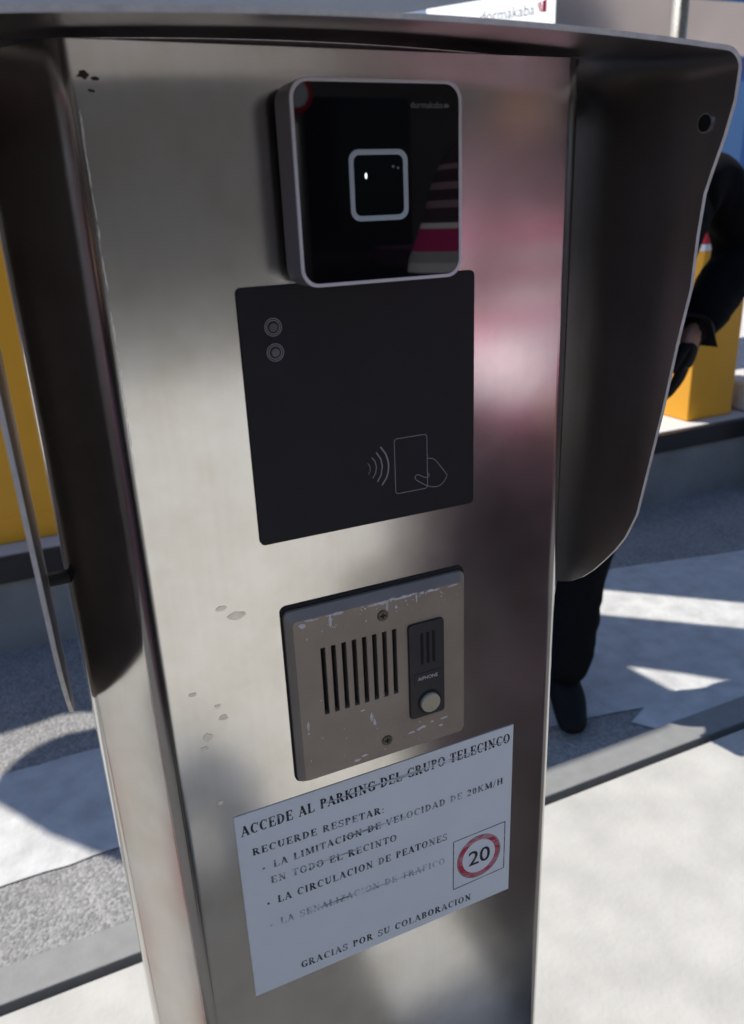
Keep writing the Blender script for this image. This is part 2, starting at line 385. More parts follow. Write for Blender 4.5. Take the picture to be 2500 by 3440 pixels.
mb = MB(); vs, fs = tess(wobble_poly([(-3, 1.235), (.6, 1.235), (1.5, 1.1), (1.42, 1.06), (1.46, 1.0), (1.56, .985), (1.62, 1.002), (5, 1.002), (5, 1.62), (2.67, 1.76), (2.05, 1.89), (.6, 1.66), (-3, 1.66)], .004), z=-.008)
mb.add(vs, fs); tag(mb.build('road_paint', PAINT, fix=False), kind='structure')

# ------------------------------------------------------------------ far low wall and raised pavement
t = thing('low_wall', 'low grey concrete wall with dark cap edge across the far side of the road', 'wall', (1.5, 2.5, 0))
MB().box(-12, 14, 2.38, 2.7, -.1, .255).build('wall', CONCW, t)
MB().box(-12, 14, 2.368, 2.40, .255, .343).build('cap_edge', DARKST, t, bevel=.003)
tag(MB().box(-12, 14, 2.40, 40, .255, .347).build('raised_pavement', SLABW), kind='structure')

# yellow cabinets
def cabinet(name, label, x0, x1, y0, y1, z0, ztop, red):
    t = thing(name, label, 'cabinet', ((x0+x1)/2, (y0+y1)/2, z0), 'yellow cabinets on the raised pavement')
    MB().box(x0, x1, y0, y1, z0, ztop).build('housing', YELLOW, t, bevel=.008, segs=3)
    if red:
        MB().box(x0-.004, x1+.004, y0-.004, y1+.004, ztop, ztop+.03).build('white_band', WHITE, t, bevel=.003)
        b = MB(); b.add([(x0, y0, ztop+.03), (x1, y0, ztop+.03), (x1, y1, ztop+.03), (x0, y1, ztop+.03), (x0+.03, y0+.03, ztop+.2), (x1-.03, y0+.03, ztop+.2), (x1-.03, y1-.03, ztop+.2), (x0+.03, y1-.03, ztop+.2)],
                        [(0, 3, 2, 1), (4, 5, 6, 7), (0, 1, 5, 4), (1, 2, 6, 5), (2, 3, 7, 6), (3, 0, 4, 7)]).build('red_cap', RED, t, bevel=.01)
    MB().box(x0+.06, x1-.06, y0-.003, y0+.002, z0+.1, ztop-.1).build('door', YELLOW, t, bevel=.002) if not red else None
    return t
cabinet('yellow_cabinet', 'yellow cabinet with white band and red cap behind the person in black', 2.985, 3.28, 2.475, 2.85, .347, 1.16, True)
cabinet('yellow_cabinet', 'plain amber cabinet beyond the pole on the left of the steel column', -.95, .16, 2.50, 2.95, .347, 1.5, False)
t = thing('stone_block', 'pale stone block on the raised pavement beside the yellow cabinet with red cap', 'block', (3.62, 2.6, .347))
MB().box(3.36, 3.9, 2.45, 2.75, .347, .50).build('block', SLABW, t, bevel=.02)

# ------------------------------------------------------------------ canopy added out of view, outline cut to cast the road shadows
CH = 3.0; k = CH/math.tan(SUN_EL); ox, oy = -SX*k, -SY*k
road_shade = [(-3, 1.9), (-.6, 1.875), (-.253, 1.88), (-.178, 1.885), (-.099, 1.900), (-.041, 1.888), (.03, 1.85), (.09, 1.82), (.06, 1.76), (0, 1.775), (-.068, 1.785), (-.125, 1.778),
              (-.182, 1.752), (-.225, 1.715), (-.262, 1.66), (-.28, 1.60), (-.27, 1.55), (-.235, 1.497), (-.154, 1.367), (-.059, 1.253), (0, 1.19), (.08, 1.12), (.5, 1.0), (1.2, .995), (1.48, .995),
              (1.535, 1.03), (1.625, 1.012), (1.64, 1.06), (1.60, 1.30), (1.72, 1.19), (1.85, 1.05), (1.95, .98), (2.3, .98), (2.52, .98), (2.134, 1.287), (1.773, 1.597), (1.45, 1.88), (1.69, 1.935), (1.897, 1.759), (2.258, 1.439), (2.80, .98), (6.5, .98), (6.5, 2.26), (2.0, 2.27), (1.4, 2.6), (.3, 3.0), (-3, 3.0)]
patch = [(.02, 2.235), (.24, 2.215), (.17, 2.285), (.02, 2.31)]
t = thing('road_shade_caster', 'unseen added flat grey canopy held on posts over the road', 'shade_sheet', (3+ox, 3+oy, 0))
vs, fs = tess([(x+ox, y+oy) for x, y in road_shade], [[(x+ox, y+oy) for x, y in patch]], CH)
mb = MB(); mb.add(vs, fs); mb.add([(a, b, c+.02) for a, b, c in vs], fs); mb.build('caster_sheet', CASTM, t, fix=False)
for x, y in ((-4.4, 4.2), (3.4, 3.2), (3.3, 2.3)): MB().tube([(x, y, 0), (x, y, CH)], .04).build('post', GALV, t, smooth=True)

# ------------------------------------------------------------------ sign box behind the hood
c0 = Vector((3.227, 4.0, 0)); dl = Vector((-.643, .766, 0)); nl = Vector((-.766, -.643, 0))
t = thing('barrier_gantry', 'raised polished steel gantry box with white lettered side panel behind the column hood', 'gantry', (5, 4.3, .347))
Z0, Z1 = 2.281, 2.559; E1 = c0+dl*1.1
bx = MB(); B0 = [(c0.x, c0.y), (8.2, 4.0), (8.2, 4.7), (E1.x+.04, E1.y+.02)]
b_lo = [(c0.x-.643*.15, c0.y+.15), (8.2, 4.15), (8.2, 4.7), (E1.x+.04, E1.y+.02)]
bx.add([(x, y, Z0) for x, y in b_lo]+[(x, y, Z1) for x, y in B0], [(0, 3, 2, 1), (4, 5, 6, 7), (0, 1, 5, 4), (1, 2, 6, 5), (2, 3, 7, 6), (3, 0, 4, 7)])
bx.build('housing', MIRR, t, bevel=.008)
for lx in (3.35, 7.6): MB().box(lx, lx+.12, 4.3, 4.42, .347, Z0).build('leg', GALV, t, bevel=.008)
def onp(a_, z, off=.004): q = c0+dl*a_+nl*off; return (q.x, q.y, z)
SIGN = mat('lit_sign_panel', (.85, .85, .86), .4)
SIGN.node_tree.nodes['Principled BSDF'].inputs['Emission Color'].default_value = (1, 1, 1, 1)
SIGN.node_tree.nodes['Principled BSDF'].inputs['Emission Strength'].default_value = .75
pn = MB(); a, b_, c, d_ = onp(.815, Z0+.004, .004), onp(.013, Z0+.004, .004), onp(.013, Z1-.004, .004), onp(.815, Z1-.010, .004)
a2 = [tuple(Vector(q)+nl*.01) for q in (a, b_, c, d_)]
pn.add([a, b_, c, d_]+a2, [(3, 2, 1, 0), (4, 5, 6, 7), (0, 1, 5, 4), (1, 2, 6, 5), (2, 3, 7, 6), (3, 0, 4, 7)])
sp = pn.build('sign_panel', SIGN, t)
tm = MB(); text_fit(tm, 'dormakaba', onp(.465, 2.434, .018), -dl, (0, 0, 1), .333, .0605)
tm.build('sign_lettering', LETTER, sp, fix=False)
lg = MB()
def lq(pts): lg.add([onp(p_, z, .018) for p_, z in pts], [tuple(range(len(pts)))])
lq([(.123, 2.492), (.114, 2.492), (.103, 2.449), (.105, 2.449)]); lq([(.108, 2.496), (.095, 2.498), (.092, 2.442), (.100, 2.443)]); lq([(.086, 2.499), (.061, 2.506), (.062, 2.440), (.089, 2.441)])
lg.build('sign_emblem', LOGOR, sp, fix=False)

# ------------------------------------------------------------------ buildings
t = thing('grey_building', 'pale grey building behind the yellow cabinets with blue panels', 'building', (4, 9, .3))
MB().box(-14, 16, 9, 12, .3, 8).build('wall', WALLF, t)
for x in (6.4, 8.6, 10.8): MB().box(x, x+2.05, 8.96, 9.0, .6, 5).build('blue_panel', BLUE, t, bevel=.01)
MB().box(8.9, 10.2, 8.93, 8.96, 1.6, 2.9).build('pale_panel', BLUE2, t)
t = thing('facade', 'long rendered building facing the column across the forecourt', 'building', (0, -15, 0))
MB().box(-25, 25, -17, -15, 0, 13).build('wall', WALLD, t)
for i, x in enumerate((-22, -18, -14, -10, -6, -2, 5.6, 9.4, 13, 17, 21)):
    MB().box(x, x+2.2, -15.0, -14.96, .8 if i % 3 else 0, 3.4).build('window', WIN, t)
t = thing('reflection_wall', 'dark slate wall added unseen for its reflection, in front of the column', 'wall', (3, -1.9, 0))  # unseen wall, added so the plate's right side mirrors something dark
SLATE = mat('dark_slate', (.075, .030, .064), .7, noise=.4, nscale=6, bump=.3, bscale=20)
MB().box(1.27, 7, -2.3, -1.75, -.1, 1.22).build('wall', SLATE, t)
MB().box(1.22, 7.05, -2.35, -1.70, 1.22, 1.28).build('coping', SLATE, t, bevel=.006)
t = thing('reflection_wall', 'dark slate wall added unseen for its reflection, left of the column', 'wall', (-4, -1.2, 0))  # unseen wall, added to darken the reflection in the column's left corner
MB().box(-7, -.95, -1.75, -1.2, -.1, 1.42).build('wall', SLATE, t)
MB().box(-7.05, -.90, -1.80, -1.15, 1.42, 1.48).build('coping', SLATE, t, bevel=.006)
t = thing('road_sign', 'round white road sign with red rim on a grey post in the forecourt', 'road sign', (4.0, -10.6, 0))
MB().tube([(3.9, -10.6, 0), (3.9, -10.6, 3.15)], .035).build('post', GALV, t, smooth=True)
MB().prism(circ(3.9, 2.86, .23), -10.55, -10.53, 'y').build('rim', RED, t)
MB().prism(circ(3.9, 2.86, .165), -10.53, -10.52, 'y').build('face', WHITE, t)

# ------------------------------------------------------------------ STEEL COLUMN
CX = .171
col = thing('access_column', 'brushed stainless steel access column with hood, reader, black card panel and intercom', 'access terminal', (CX, .1, 0))
def mirror(x): return 2*CX-x
def fillet(a, b, c, r, n=7):
    a, b, c = Vector(a), Vector(b), Vector(c); u = (a-b).normalized(); v = (c-b).normalized(); h_ = u.angle(v)/2
    t_ = r/math.tan(h_); ce = b+(u+v).normalized()*r/math.sin(h_); p0 = b+u*t_; p1 = b+v*t_
    a0 = math.atan2(p0.y-ce.y, p0.x-ce.x); a1 = math.atan2(p1.y-ce.y, p1.x-ce.x); d_ = (a1-a0+math.pi) % (2*math.pi)-math.pi
    return [(ce.x+r*math.cos(a0+d_*i/n), ce.y+r*math.sin(a0+d_*i/n)) for i in range(n+1)]
K = [(.171, 0), (.0365, 0), (.0022, .046), (.0022, .22), (.171, .22)]
half = fillet(K[0], K[1], K[2], .0130, 10)+fillet(K[1], K[2], K[3], .020)+fillet(K[2], K[3], K[4], .012)
prof = half[::-1]+[(mirror(x), y) for x, y in half]
b = MB(); b.prism(prof, 0, zz(.0722), 'z')
body = b.build('body', STEEL, col)
for p in body.data.polygons: p.use_smooth = True
sm = body.modifiers.new('ws', 'EDGE_SPLIT'); sm.split_angle = R(30)
MB().box(-.06, .40, -.06, .28, 0, .008).build('base_plate', STEEL, col, bevel=.002)

# hood: one bent sheet; the wings stand 1 cm off the column on black spacers
TAB = [(.0560, .0668), (.0445, .0662), (.0285, .062), (.0107, .0557), (.0008, .0525), (-.0199, .0506), (-.0487, .0496), (-.0798, .0434), (-.1185, .0373), (-.1549, .0302), (-.1942, .0224), (-.2136, .0136),
       (-.2260, .0050), (-.2376, -.0048), (-.2500, -.0160), (-.2607, -.0278), (-.2690, -.0400), (-.2745, -.0520), (-.2765, -.0600)]
NV = 14; YB = .064; WX = -.0100; r_c = .014
def row(pf, s): return [pf(YB+(-s-YB)*j/NV) for j in range(NV+1)]
right = [[(WX, YB+(-s-YB)*j/NV, zz(u)) for j in range(NV+1)] for u, s in TAB]
def flare(y): return -.0088-.0022*(YB-y)/.13      # the left wing is knocked slightly outwards
left = [[(flare(y), y, z) for x, y, z in r] for r in right]
def crown(x): return .0718-.0048*((x-CX)/.158)**2
def rise(y): return .0085*(y+.07)/.07
zc = TAB[0][0]; xr = WX+r_c; zr = zc+r_c*.62
cor = []
for kk in range(1, 9):
    a = R(90*kk/8); s = .0668+.0004*kk
    x = WX+r_c*(1-math.cos(a)); z = zc+(crown(xr)-zc)*math.sin(a); ww = kk/8
    cor.append([(x, YB+(-s-YB)*j/NV, zz(z+ww*rise(YB+(-s-YB)*j/NV))) for j in range(NV+1)])
cor_r = cor
cor = [[(x+(flare(y)-WX)*(1-kk/8), y, z) for x, y, z in r] for kk, r in zip(range(1, 9), cor_r)]
rows = left[::-1]+cor
for kk in range(1, 16):
    x = xr+(mirror(xr)-xr)*kk/16; s = .0700
    rows.append([(x, YB+(-s-YB)*j/NV, zz(crown(x)+rise(YB+(-s-YB)*j/NV))) for j in range(NV+1)])
rows += [[(mirror(x), y, z) for x, y, z in r] for r in (right[::-1]+cor_r)[::-1]]
vs = [p for r in rows for p in r]; fs = []
for i in range(len(rows)-1):
    for j in range(NV):
        a = i*(NV+1)+j; fs.append((a, a+1, a+NV+2, a+NV+1))
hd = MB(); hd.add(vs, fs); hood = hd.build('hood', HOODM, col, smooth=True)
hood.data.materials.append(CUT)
so = hood.modifiers.new('thick', 'SOLIDIFY'); so.thickness = .0023; so.offset = 0; so.material_offset_rim = 1
es = hood.modifiers.new('split', 'EDGE_SPLIT'); es.split_angle = R(45)
MB().box(WX+.004, mirror(WX)-.004, .0650, .24, zz(.0500), zz(.0885)).build('hood_back', HOODM, col, bevel=.001)
MB().box(.050, mirror(.050), .012, .0645, zz(.0690), zz(.0742)).build('gap_block', DARKGAP, col)  # black block added to keep the gap under the hood dark
MB().tube([(WX+.0025, .048, zz(-.1865)), (.0036, .048, zz(-.1865))], .0040, 14).build('spacer', DARKGAP, col)
MB().tube([(mirror(WX)-.0027, -.0495, zz(.0355)), (mirror(WX)-.0010, -.0495, zz(.0355))], .0042, 20).build('bolt_hole', SLOT, hood)
MB().ring(circ(-.0495, zz(.0355), .0049, 24), circ(-.0495, zz(.0355), .0041, 24), mirror(WX)-.0024, mirror(WX)-.0010, 'x').build('hole_rim', POLISH, hood)
# dark residue of old tape on the plate
def blob(cx, cz, rx, rz, n=9, rough=.45):
    return [(cx+rx*math.cos(2*math.pi*i/n)*random.uniform(1-rough, 1), cz+rz*math.sin(2*math.pi*i/n)*random.uniform(1-rough, 1)) for i in range(n)]
RES = mat('old_residue', (.035, .028, .02), .8)
mb = MB()
for cx, cu, rx, rz in ((.0468, .0588, .0034, .0024), (.0515, .0575, .0024, .0014), (.0490, .0528, .0024, .0009)): mb.prism(blob(cx, zz(cu), rx, rz, 9, .6), -.0003, .0002, 'y')
mb.build('residue', RES, col)
BENDHI = mat('bend_highlight_metal', (.80, .80, .78), .35, metal=.8)  # pale blobs that paint the highlight along the plate's left bend
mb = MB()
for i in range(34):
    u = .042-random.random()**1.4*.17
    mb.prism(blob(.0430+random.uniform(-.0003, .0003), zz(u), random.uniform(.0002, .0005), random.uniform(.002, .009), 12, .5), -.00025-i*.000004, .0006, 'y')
mb.build('bend_highlight', BENDHI, col)
SPOT = mat('dull_water_mark', (.52, .50, .455), .27, metal=1, noise=.25, nscale=250)
mb = MB()
for cx, cu, rx, rz in ((.0855, -.2105, .006, .0030), (.077, -.204, .004, .002), (.0605, -.2845, .0035, .003), (.0575, -.2915, .003, .0015), (.0685, -.2655, .0025, .0015), (.0625, -.333, .0022, .0022), (.055, -.2535, .003, .0016), (.071, -.274, .0032, .0026)):
    mb.prism(blob(cx, zz(cu), rx, rz, 11, .35), -.0002, .0002, 'y')
mb.build('water_mark', SPOT, col)

# ---- reader (bezel housing, glass, square ring)
y1 = -.028
sc = MB(); sc.prism(rrect(.1284, .2155, zz(-.0334), zz(.0559), .0085, 8), -.007, y1, 'y')
scan = sc.build('reader', ALU, col, bevel=.0006, segs=3)
MB().prism(rrect(.1320, .2120, zz(-.030), zz(.0525), .007, 8), .0005, -.0072, 'y').build('spacer', DARKGAP, scan)
MB().ring(rrect(.1284, .2155, zz(-.0334), zz(.0559), .0085, 8), rrect(.1302, .2137, zz(-.0317), zz(.0542), .0072, 8), y1-.0004, y1+.001).build('bezel', BEZEL, scan, bevel=.0003)
MB().prism(rrect(.1302, .2137, zz(-.0317), zz(.0542), .0072, 8), y1-.0002, y1+.001, 'y').build('glass', GLASS, scan)
MB().ring(rrect(.1552, .1857, zz(-.0047), zz(.0266), .0050, 8), rrect(.1576, .1832, zz(-.0023), zz(.0242), .0030, 8), y1-.0005, y1).build('square_ring', RING, scan, bevel=.0002)
MB().prism(rrect(.1576, .1832, zz(-.0023), zz(.0242), .0030, 8), y1-.0003, y1, 'y').build('lens_window', LENS, scan)
tm = MB(); text_fit(tm, 'dormakaba', (.1879, y1-.00035, zz(.0440)), (1, 0, 0), (0, 0, 1), .0172, .0026)
for xx in (.2058, .2067, .2076): tm.add([(xx, y1-.00035, zz(.0458)), (xx+.0005, y1-.00035, zz(.0458)), (xx+.0007, y1-.00035, zz(.0442)), (xx-.0001, y1-.00035, zz(.0442))], [(0, 1, 2, 3)])
tm.build('lettering', PRINT2, scan, fix=False)
DOTM = mat('white_dot', (.9, .9, .9), .3)  # small glowing white dot in the lens window
gb = DOTM.node_tree.nodes['Principled BSDF']; gb.inputs['Emission Color'].default_value = (1, 1, 1, 1); gb.inputs['Emission Strength'].default_value = .9
MB().prism(circ(.1637, zz(.0152), .0006, 14, .0013), y1-.0004, y1-.0001, 'y').build('lens_dot', DOTM, scan)
MB().prism(circ(.1780, zz(.0190), .0007, 12), y1-.0004, y1-.0001, 'y').build('sensor_dot', PRINT2, scan)
MB().prism(circ(.1805, zz(.0184), .0006, 12), y1-.0004, y1-.0001, 'y').build('sensor_dot', PRINT2, scan)

# ---- card panel
cp = MB(); cp.prism(rrect(.1030, .2395, zz(-.1712), zz(-.0331), .003, 5), .0003, -.0014, 'y')
panel = cp.build('card_panel', CARD, col, bevel=.0003)
yp = -.0015
for cx, cu in ((.1206, -.0534), (.1207, -.0662)):
    lm = MB(); lm.prism(circ(cx, zz(cu), .0024, 24), yp+.0002, yp-.0006, 'y'); l = lm.build('indicator_lamp', LEDM, panel, bevel=.0006, segs=3)
    rm = MB(); rm.ring(circ(cx, zz(cu), .0046, 36), circ(cx, zz(cu), .0042, 36), yp-.0001, yp+.0001); rm.ring(circ(cx, zz(cu), .0036, 36), circ(cx, zz(cu), .0032, 36), yp-.0001, yp+.0001)
    rm.build('rim', PRINT, l)
sy = MB()
cardp = rrect(.1866, .2077, zz(-.1557), zz(-.1225), .0018, 5)
strip(sy, [p for p in cardp], .00038, yp, True)
hand = [(.2077, -.1371), (.2120, -.1383), (.2139, -.1401), (.2175, -.1450), (.2209, -.1496), (.2205, -.1514), (.2184, -.1540), (.2159, -.1557), (.2142, -.156), (.2110, -.1556), (.2082, -.1547), (.2049, -.1528), (.2001, -.1494), (.1993, -.1477), (.2002, -.1464), (.2018, -.1464), (.205, -.1484), (.2072, -.1491), (.2086, -.1487), (.2088, -.1474), (.2078, -.1463)]
strip(sy, [(x, zz(u)) for x, u in hand], .00038, yp)
sy.build('printed_symbol', PRINT, panel, fix=False)
wv = MB()
for wd, pts in ((.00085, [(.1779, -.1257), (.181, -.1303), (.1823, -.1345), (.1826, -.1380), (.1821, -.1415), (.1808, -.1450), (.1779, -.1487)]), (.0007, [(.1751, -.1285), (.1777, -.1327), (.1786, -.1372), (.1776, -.1424), (.1751, -.1462)]),
                (.0005, [(.1722, -.1311), (.1742, -.1338), (.1749, -.1373), (.1741, -.1409), (.1723, -.1435)]), (.0003, [(.1695, -.134), (.1707, -.1359), (.171, -.1376), (.1706, -.1393), (.1697, -.1407)])):
    strip(wv, [(x, zz(u)) for x, u in pts], wd, yp)
wv.build('printed_waves', PRINT, panel, fix=False)

# ---- intercom
ZA, ZB = zz(-.3345), zz(-.2145)
MB().prism(rrect(.1105, .2325, ZA-.001, ZB+.0025, .004, 5), .0004, -.0012, 'y').build('gasket', DARKGAP, col)
out = rrect(.1115, .2315, ZA, ZB, .004, 5); inn = rrect(.1150, .2280, ZA+.0035, ZB-.0045, .003, 5)
slots = [(xc-.0015, xc+.0015, zz(-.2866), zz(-.2402)) for xc in (.1322, .1389, .1456, .1523, .1590, .1657, .1724, .1791)]
yf = -.0085
ic = MB(); n = len(out)
ic.add([(x, -.001, z) for x, z in out]+[(x, -.0035, z) for x, z in out]+[(x, yf, z) for x, z in inn], [(i, (i+1) % n, (i+1) % n+n, i+n) for i in range(n)]+[(i+n, (i+1) % n+n, (i+1) % n+2*n, i+2*n) for i in range(n)])
holes = [[(a, c), (b_, c), (b_, d_), (a, d_)] for a, b_, c, d_ in slots]
modr = rrect(.1880, .2132, zz(-.3090), zz(-.2400), .0025, 4)
vs, fs = tess(inn, holes); ic.add([(x, yf, z) for x, z, _ in vs], fs)
for h_ in holes: ic.add([(x, yf, z) for x, z in h_]+[(x, -.003, z) for x, z in h_], [(0, 1, 5, 4), (1, 2, 6, 5), (2, 3, 7, 6), (3, 0, 4, 7)])
icom = ic.build('intercom', FACE, col, fix=False)
bm = bmesh.new(); bm.from_mesh(icom.data); bmesh.ops.remove_doubles(bm, verts=bm.verts, dist=1e-6); bmesh.ops.recalc_face_normals(bm, faces=bm.faces); bm.to_mesh(icom.data); bm.free()
icom.modifiers.new('bevel', 'BEVEL').width = .0006; icom.modifiers['bevel'].limit_method = 'ANGLE'; icom.modifiers['bevel'].segments = 2
MB().box(.128, .184, -.0032, -.0022, zz(-.29), zz(-.236)).build('grille_backing', SLOT, icom)
mo = MB(); mo.prism(modr, yf+.0002, yf-.0016, 'y'); mod = mo.build('call_module', MODULE, icom, bevel=.0005)
for xx in (.1972, .2014, .2055): MB().prism(rrect(xx-.001, xx+.001, zz(-.2697), zz(-.2472), .0009, 3), yf-.0018, yf-.001, 'y').build('microphone_slot', SLOT, mod)
MB().box(.1912, .2111, yf-.0019, yf-.001, zz(-.2835), zz(-.2756)).build('name_strip', MODULE, mod, bevel=.0002)
tm = MB(); text_fit(tm, 'AIPHONE', (.1938, yf-.00205, zz(-.2809)), (1, 0, 0), (0, 0, 1), .0141, .0025); tm.build('lettering', BEZEL, mod, fix=False)
MB().ring(circ(.2020, zz(-.2987), .0086, 32), circ(.2020, zz(-.2987), .0070, 32), yf-.0022, yf-.001).build('button_collar', DARKGAP, mod, bevel=.0003)
bt = MB(); bt.prism(circ(.2020, zz(-.2987), .0068, 32), yf-.0008, yf-.0042, 'y'); bt.build('button', BUTTON, mod, bevel=.0009, segs=3)
for cx, cu in ((.1718, -.2288), (.1714, -.3195)):
    s_ = MB(); s_.prism(circ(cx, zz(cu), .0036, 24), yf+.0002, yf-.0007, 'y'); so_ = s_.build('screw', SCREW, icom, bevel=.0004)
    c_ = MB(); c_.box(cx-.0018, cx+.0018, yf-.0009, yf-.0006, zz(cu)-.0004, zz(cu)+.0004); c_.box(cx-.0004, cx+.0004, yf-.00095, yf-.0006, zz(cu)-.0018, zz(cu)+.0018)
    c_.build('cross_slot', SLOT, so_)
ch = MB()
def chip(cx, cu, rx, rz, n=9):
    if .129 < cx < .182 and -.289 < cu < -.238 or cx > .186 and -.311 < cu < -.238: return
    yk = len(ch.v)*.00000012      # every chip a hair higher than the one before
    ch.prism(blob(cx, zz(cu), rx*1.25, rz*1.35, n, .6), yf-.00012-yk, yf+.0002+yk, 'y')
for a in ((.1615, -.2985, .0012, .0035), (.1632, -.303, .0011, .0028), (.150, -.3275, .0028, .0011), (.1555, -.3258, .0024, .0009), (.1895, -.3195, .0032, .0009), (.1975, -.3180, .003, .0010), (.1945, -.3190, .0018, .0008), (.2045, -.3160, .0012, .0009), (.2130, -.3160, .0036, .0009), (.2110, -.321, .0018, .0009),
          (.1195, -.291, .0009, .0033), (.1193, -.2965, .0008, .0008), (.1380, -.2235, .0009, .0040), (.1750, -.223, .0009, .0045), (.1735, -.2202, .003, .0010), (.1205, -.2225, .0025, .0014), (.195, -.2225, .0006, .0028), (.2015, -.221, .0006, .0010), (.181, -.2255, .0008, .0014), (.1555, -.2915, .002, .0006)): chip(*a)
for i in range(60): chip(random.uniform(.117, .226), random.choice([random.uniform(-.329, -.22), random.uniform(-.23, -.2195)]), random.uniform(.0003, .0006), random.uniform(.0003, .0009), 6)
for i in range(30):
    x = random.uniform(.116, .227); chip(x, -.2195-random.uniform(0, .0012), random.uniform(.001, .004), random.uniform(.0004, .0009), 7)
ch.build('paint_chips', CHIP, icom)

# ------------------------------------------------------------------ NOTICE
nt_ = thing('paper_notice', 'weathered white paper notice with Spanish parking rules stuck below the intercom', 'notice', (.171, -.0003, zz(-.5)))
pv = []; NX, NZ = 28, 14
cr = [(.0690, -.3472), (.2742, -.3472), (.2735, -.5008), (.0686, -.5012)]
mb = MB(); mb.prism([(x, zz(u)) for x, u in cr], -.0002, -.00055, 'y'); mb.build('sheet', PAPER, nt_, bevel=.0001)
yt = -.00060
I1 = ink('ink_bold', (.02, .022, .03), .34, lo=.5); I2 = ink('ink_worn', (.035, .04, .05), .43, lo=.2); I3 = ink('ink_faint', (.24, .26, .30), .47, lo=0.05); I4 = ink('ink_mid', (.03, .034, .045), .39, lo=.3)
serif_line('text_line', 'ACCEDE AL PARKING DEL GRUPO TELECINCO', .0722, zz(-.3637), .2716, zz(-.3613), .0078, yt, I1, nt_, .05)
serif_line('text_line', 'RECUERDE RESPETAR:', .0778, zz(-.3812), .1706, zz(-.3840), .0056, yt, I4, nt_)
serif_line('text_line', '- LA LIMITACION DE VELOCIDAD DE 20KM/H', .0828, zz(-.3962), .2664, zz(-.3963), .0056, yt, I2, nt_)
serif_line('text_line', 'EN TODO EL RECINTO', .0876, zz(-.4088), .1792, zz(-.4121), .0058, yt, I2, nt_)
serif_line('text_line', '- LA CIRCULACION DE PEATONES', .0832, zz(-.4266), .2194, zz(-.4285), .0060, yt, I4, nt_)
serif_line('text_line', '- LA SENALIZACION DE TRAFICO', .0834, zz(-.4459), .2172, zz(-.4500), .0058, yt, I3, nt_)
serif_line('text_line', 'GRACIAS POR SU COLABORACION', .1021, zz(-.4928), .2396, zz(-.4953), .0060, yt, I4, nt_)
SMEAR = ink('ink_smear', (.16, .17, .20), .5, lo=0)
for x0, x1, u, wd in ((.128, .20, -.3594, .0008), (.155, .27, -.3588, .0009), (.175, .235, -.3603, .0006), (.14, .175, -.3930, .0008), (.145, .19, -.3938, .0006), (.11, .15, -.4066, .0009), (.11, .16, -.4450, .0012), (.15, .20, -.4468, .0009)):
    sm_ = MB(); strip(sm_, [(x0, zz(u)), ((x0+x1)/2, zz(u)+.0002), (x1, zz(u-.0003))], wd, yt-.00012-u*.00004)
    sm_.build('ink_smear', SMEAR, nt_, fix=False)
sg = thing  # printed speed sign
fr = MB()
for a, b_ in (((.2246, -.4333), (.2689, -.4324)), ((.2689, -.4324), (.2686, -.4771)), ((.2686, -.4771), (.2241, -.4785)), ((.2241, -.4785), (.2246, -.4333))):
    strip(fr, [(a[0], zz(a[1])), (b_[0], zz(b_[1]))], .0008, yt)
fo = fr.build('printed_frame', I4, nt_, fix=False)
PRED = ink('print_red', (.55, .035, .07), .40, lo=.3, sc=30)
rg = MB(); rg.ring(circ(.2463, zz(-.4557), .0182, 48, .0190), circ(.2463, zz(-.4557), .0142, 48, .0150), yt, yt+.0001); rg.build('printed_red_ring', PRED, nt_)
rg = MB(); rg.ring(circ(.2463, zz(-.4557), .0189, 48, .0197), circ(.2463, zz(-.4557), .0184, 48, .0192), yt, yt+.0001); rg.build('printed_outline', I4, nt_)
tm = MB(); text_fit(tm, '20', (.2373, yt-.0001, zz(-.4622)), (1, 0, 0), (0, 0, 1), .0182, .0132)
bm_vs = list(tm.v); tm.add([(x+.0004, y-.00002, z) for x, y, z in bm_vs], [f for f in list(tm.f)])
tm.build('printed_number', ink('ink_number', (.02, .02, .03), .30, lo=.6), nt_, fix=False)

# ------------------------------------------------------------------ PEOPLE
def skin_obj(name, chains, material, parent, sub=2, root=0, smooth=True):
    """chains: list of lists of (point, radius); points that coincide are welded into one skeleton"""
    bm = bmesh.new(); lay = bm.verts.layers.skin.verify(); idx = {}
    def V(p, r):
        key = tuple(round(c, 4) for c in p)
        if key not in idx:
            v = bm.verts.new(p); rr = r if isinstance(r, tuple) else (r, r); v[lay].radius = rr; idx[key] = v
        return idx[key]
    for chn in chains:
        prev = None
        for p, r in chn:
            v = V(p, r)
            if prev is not None and prev is not v and not bm.edges.get((prev, v)): bm.edges.new((prev, v))
            prev = v
    bm.verts.ensure_lookup_table(); bm.verts[root][lay].use_root = True
    me = bpy.data.meshes.new(name); bm.to_mesh(me); bm.free(); me.materials.append(material)
    o = bpy.data.objects.new(name, me); COL.objects.link(o); attach(o, parent)
    s = o.modifiers.new('skin', 'SKIN'); s.use_smooth_shade = True; s.branch_smoothing = .3
    u = o.modifiers.new('sub', 'SUBSURF'); u.levels = sub; u.render_levels = sub
    return o
def lerp(a, b, t): return tuple(a[i]+(b[i]-a[i])*t for i in range(3))
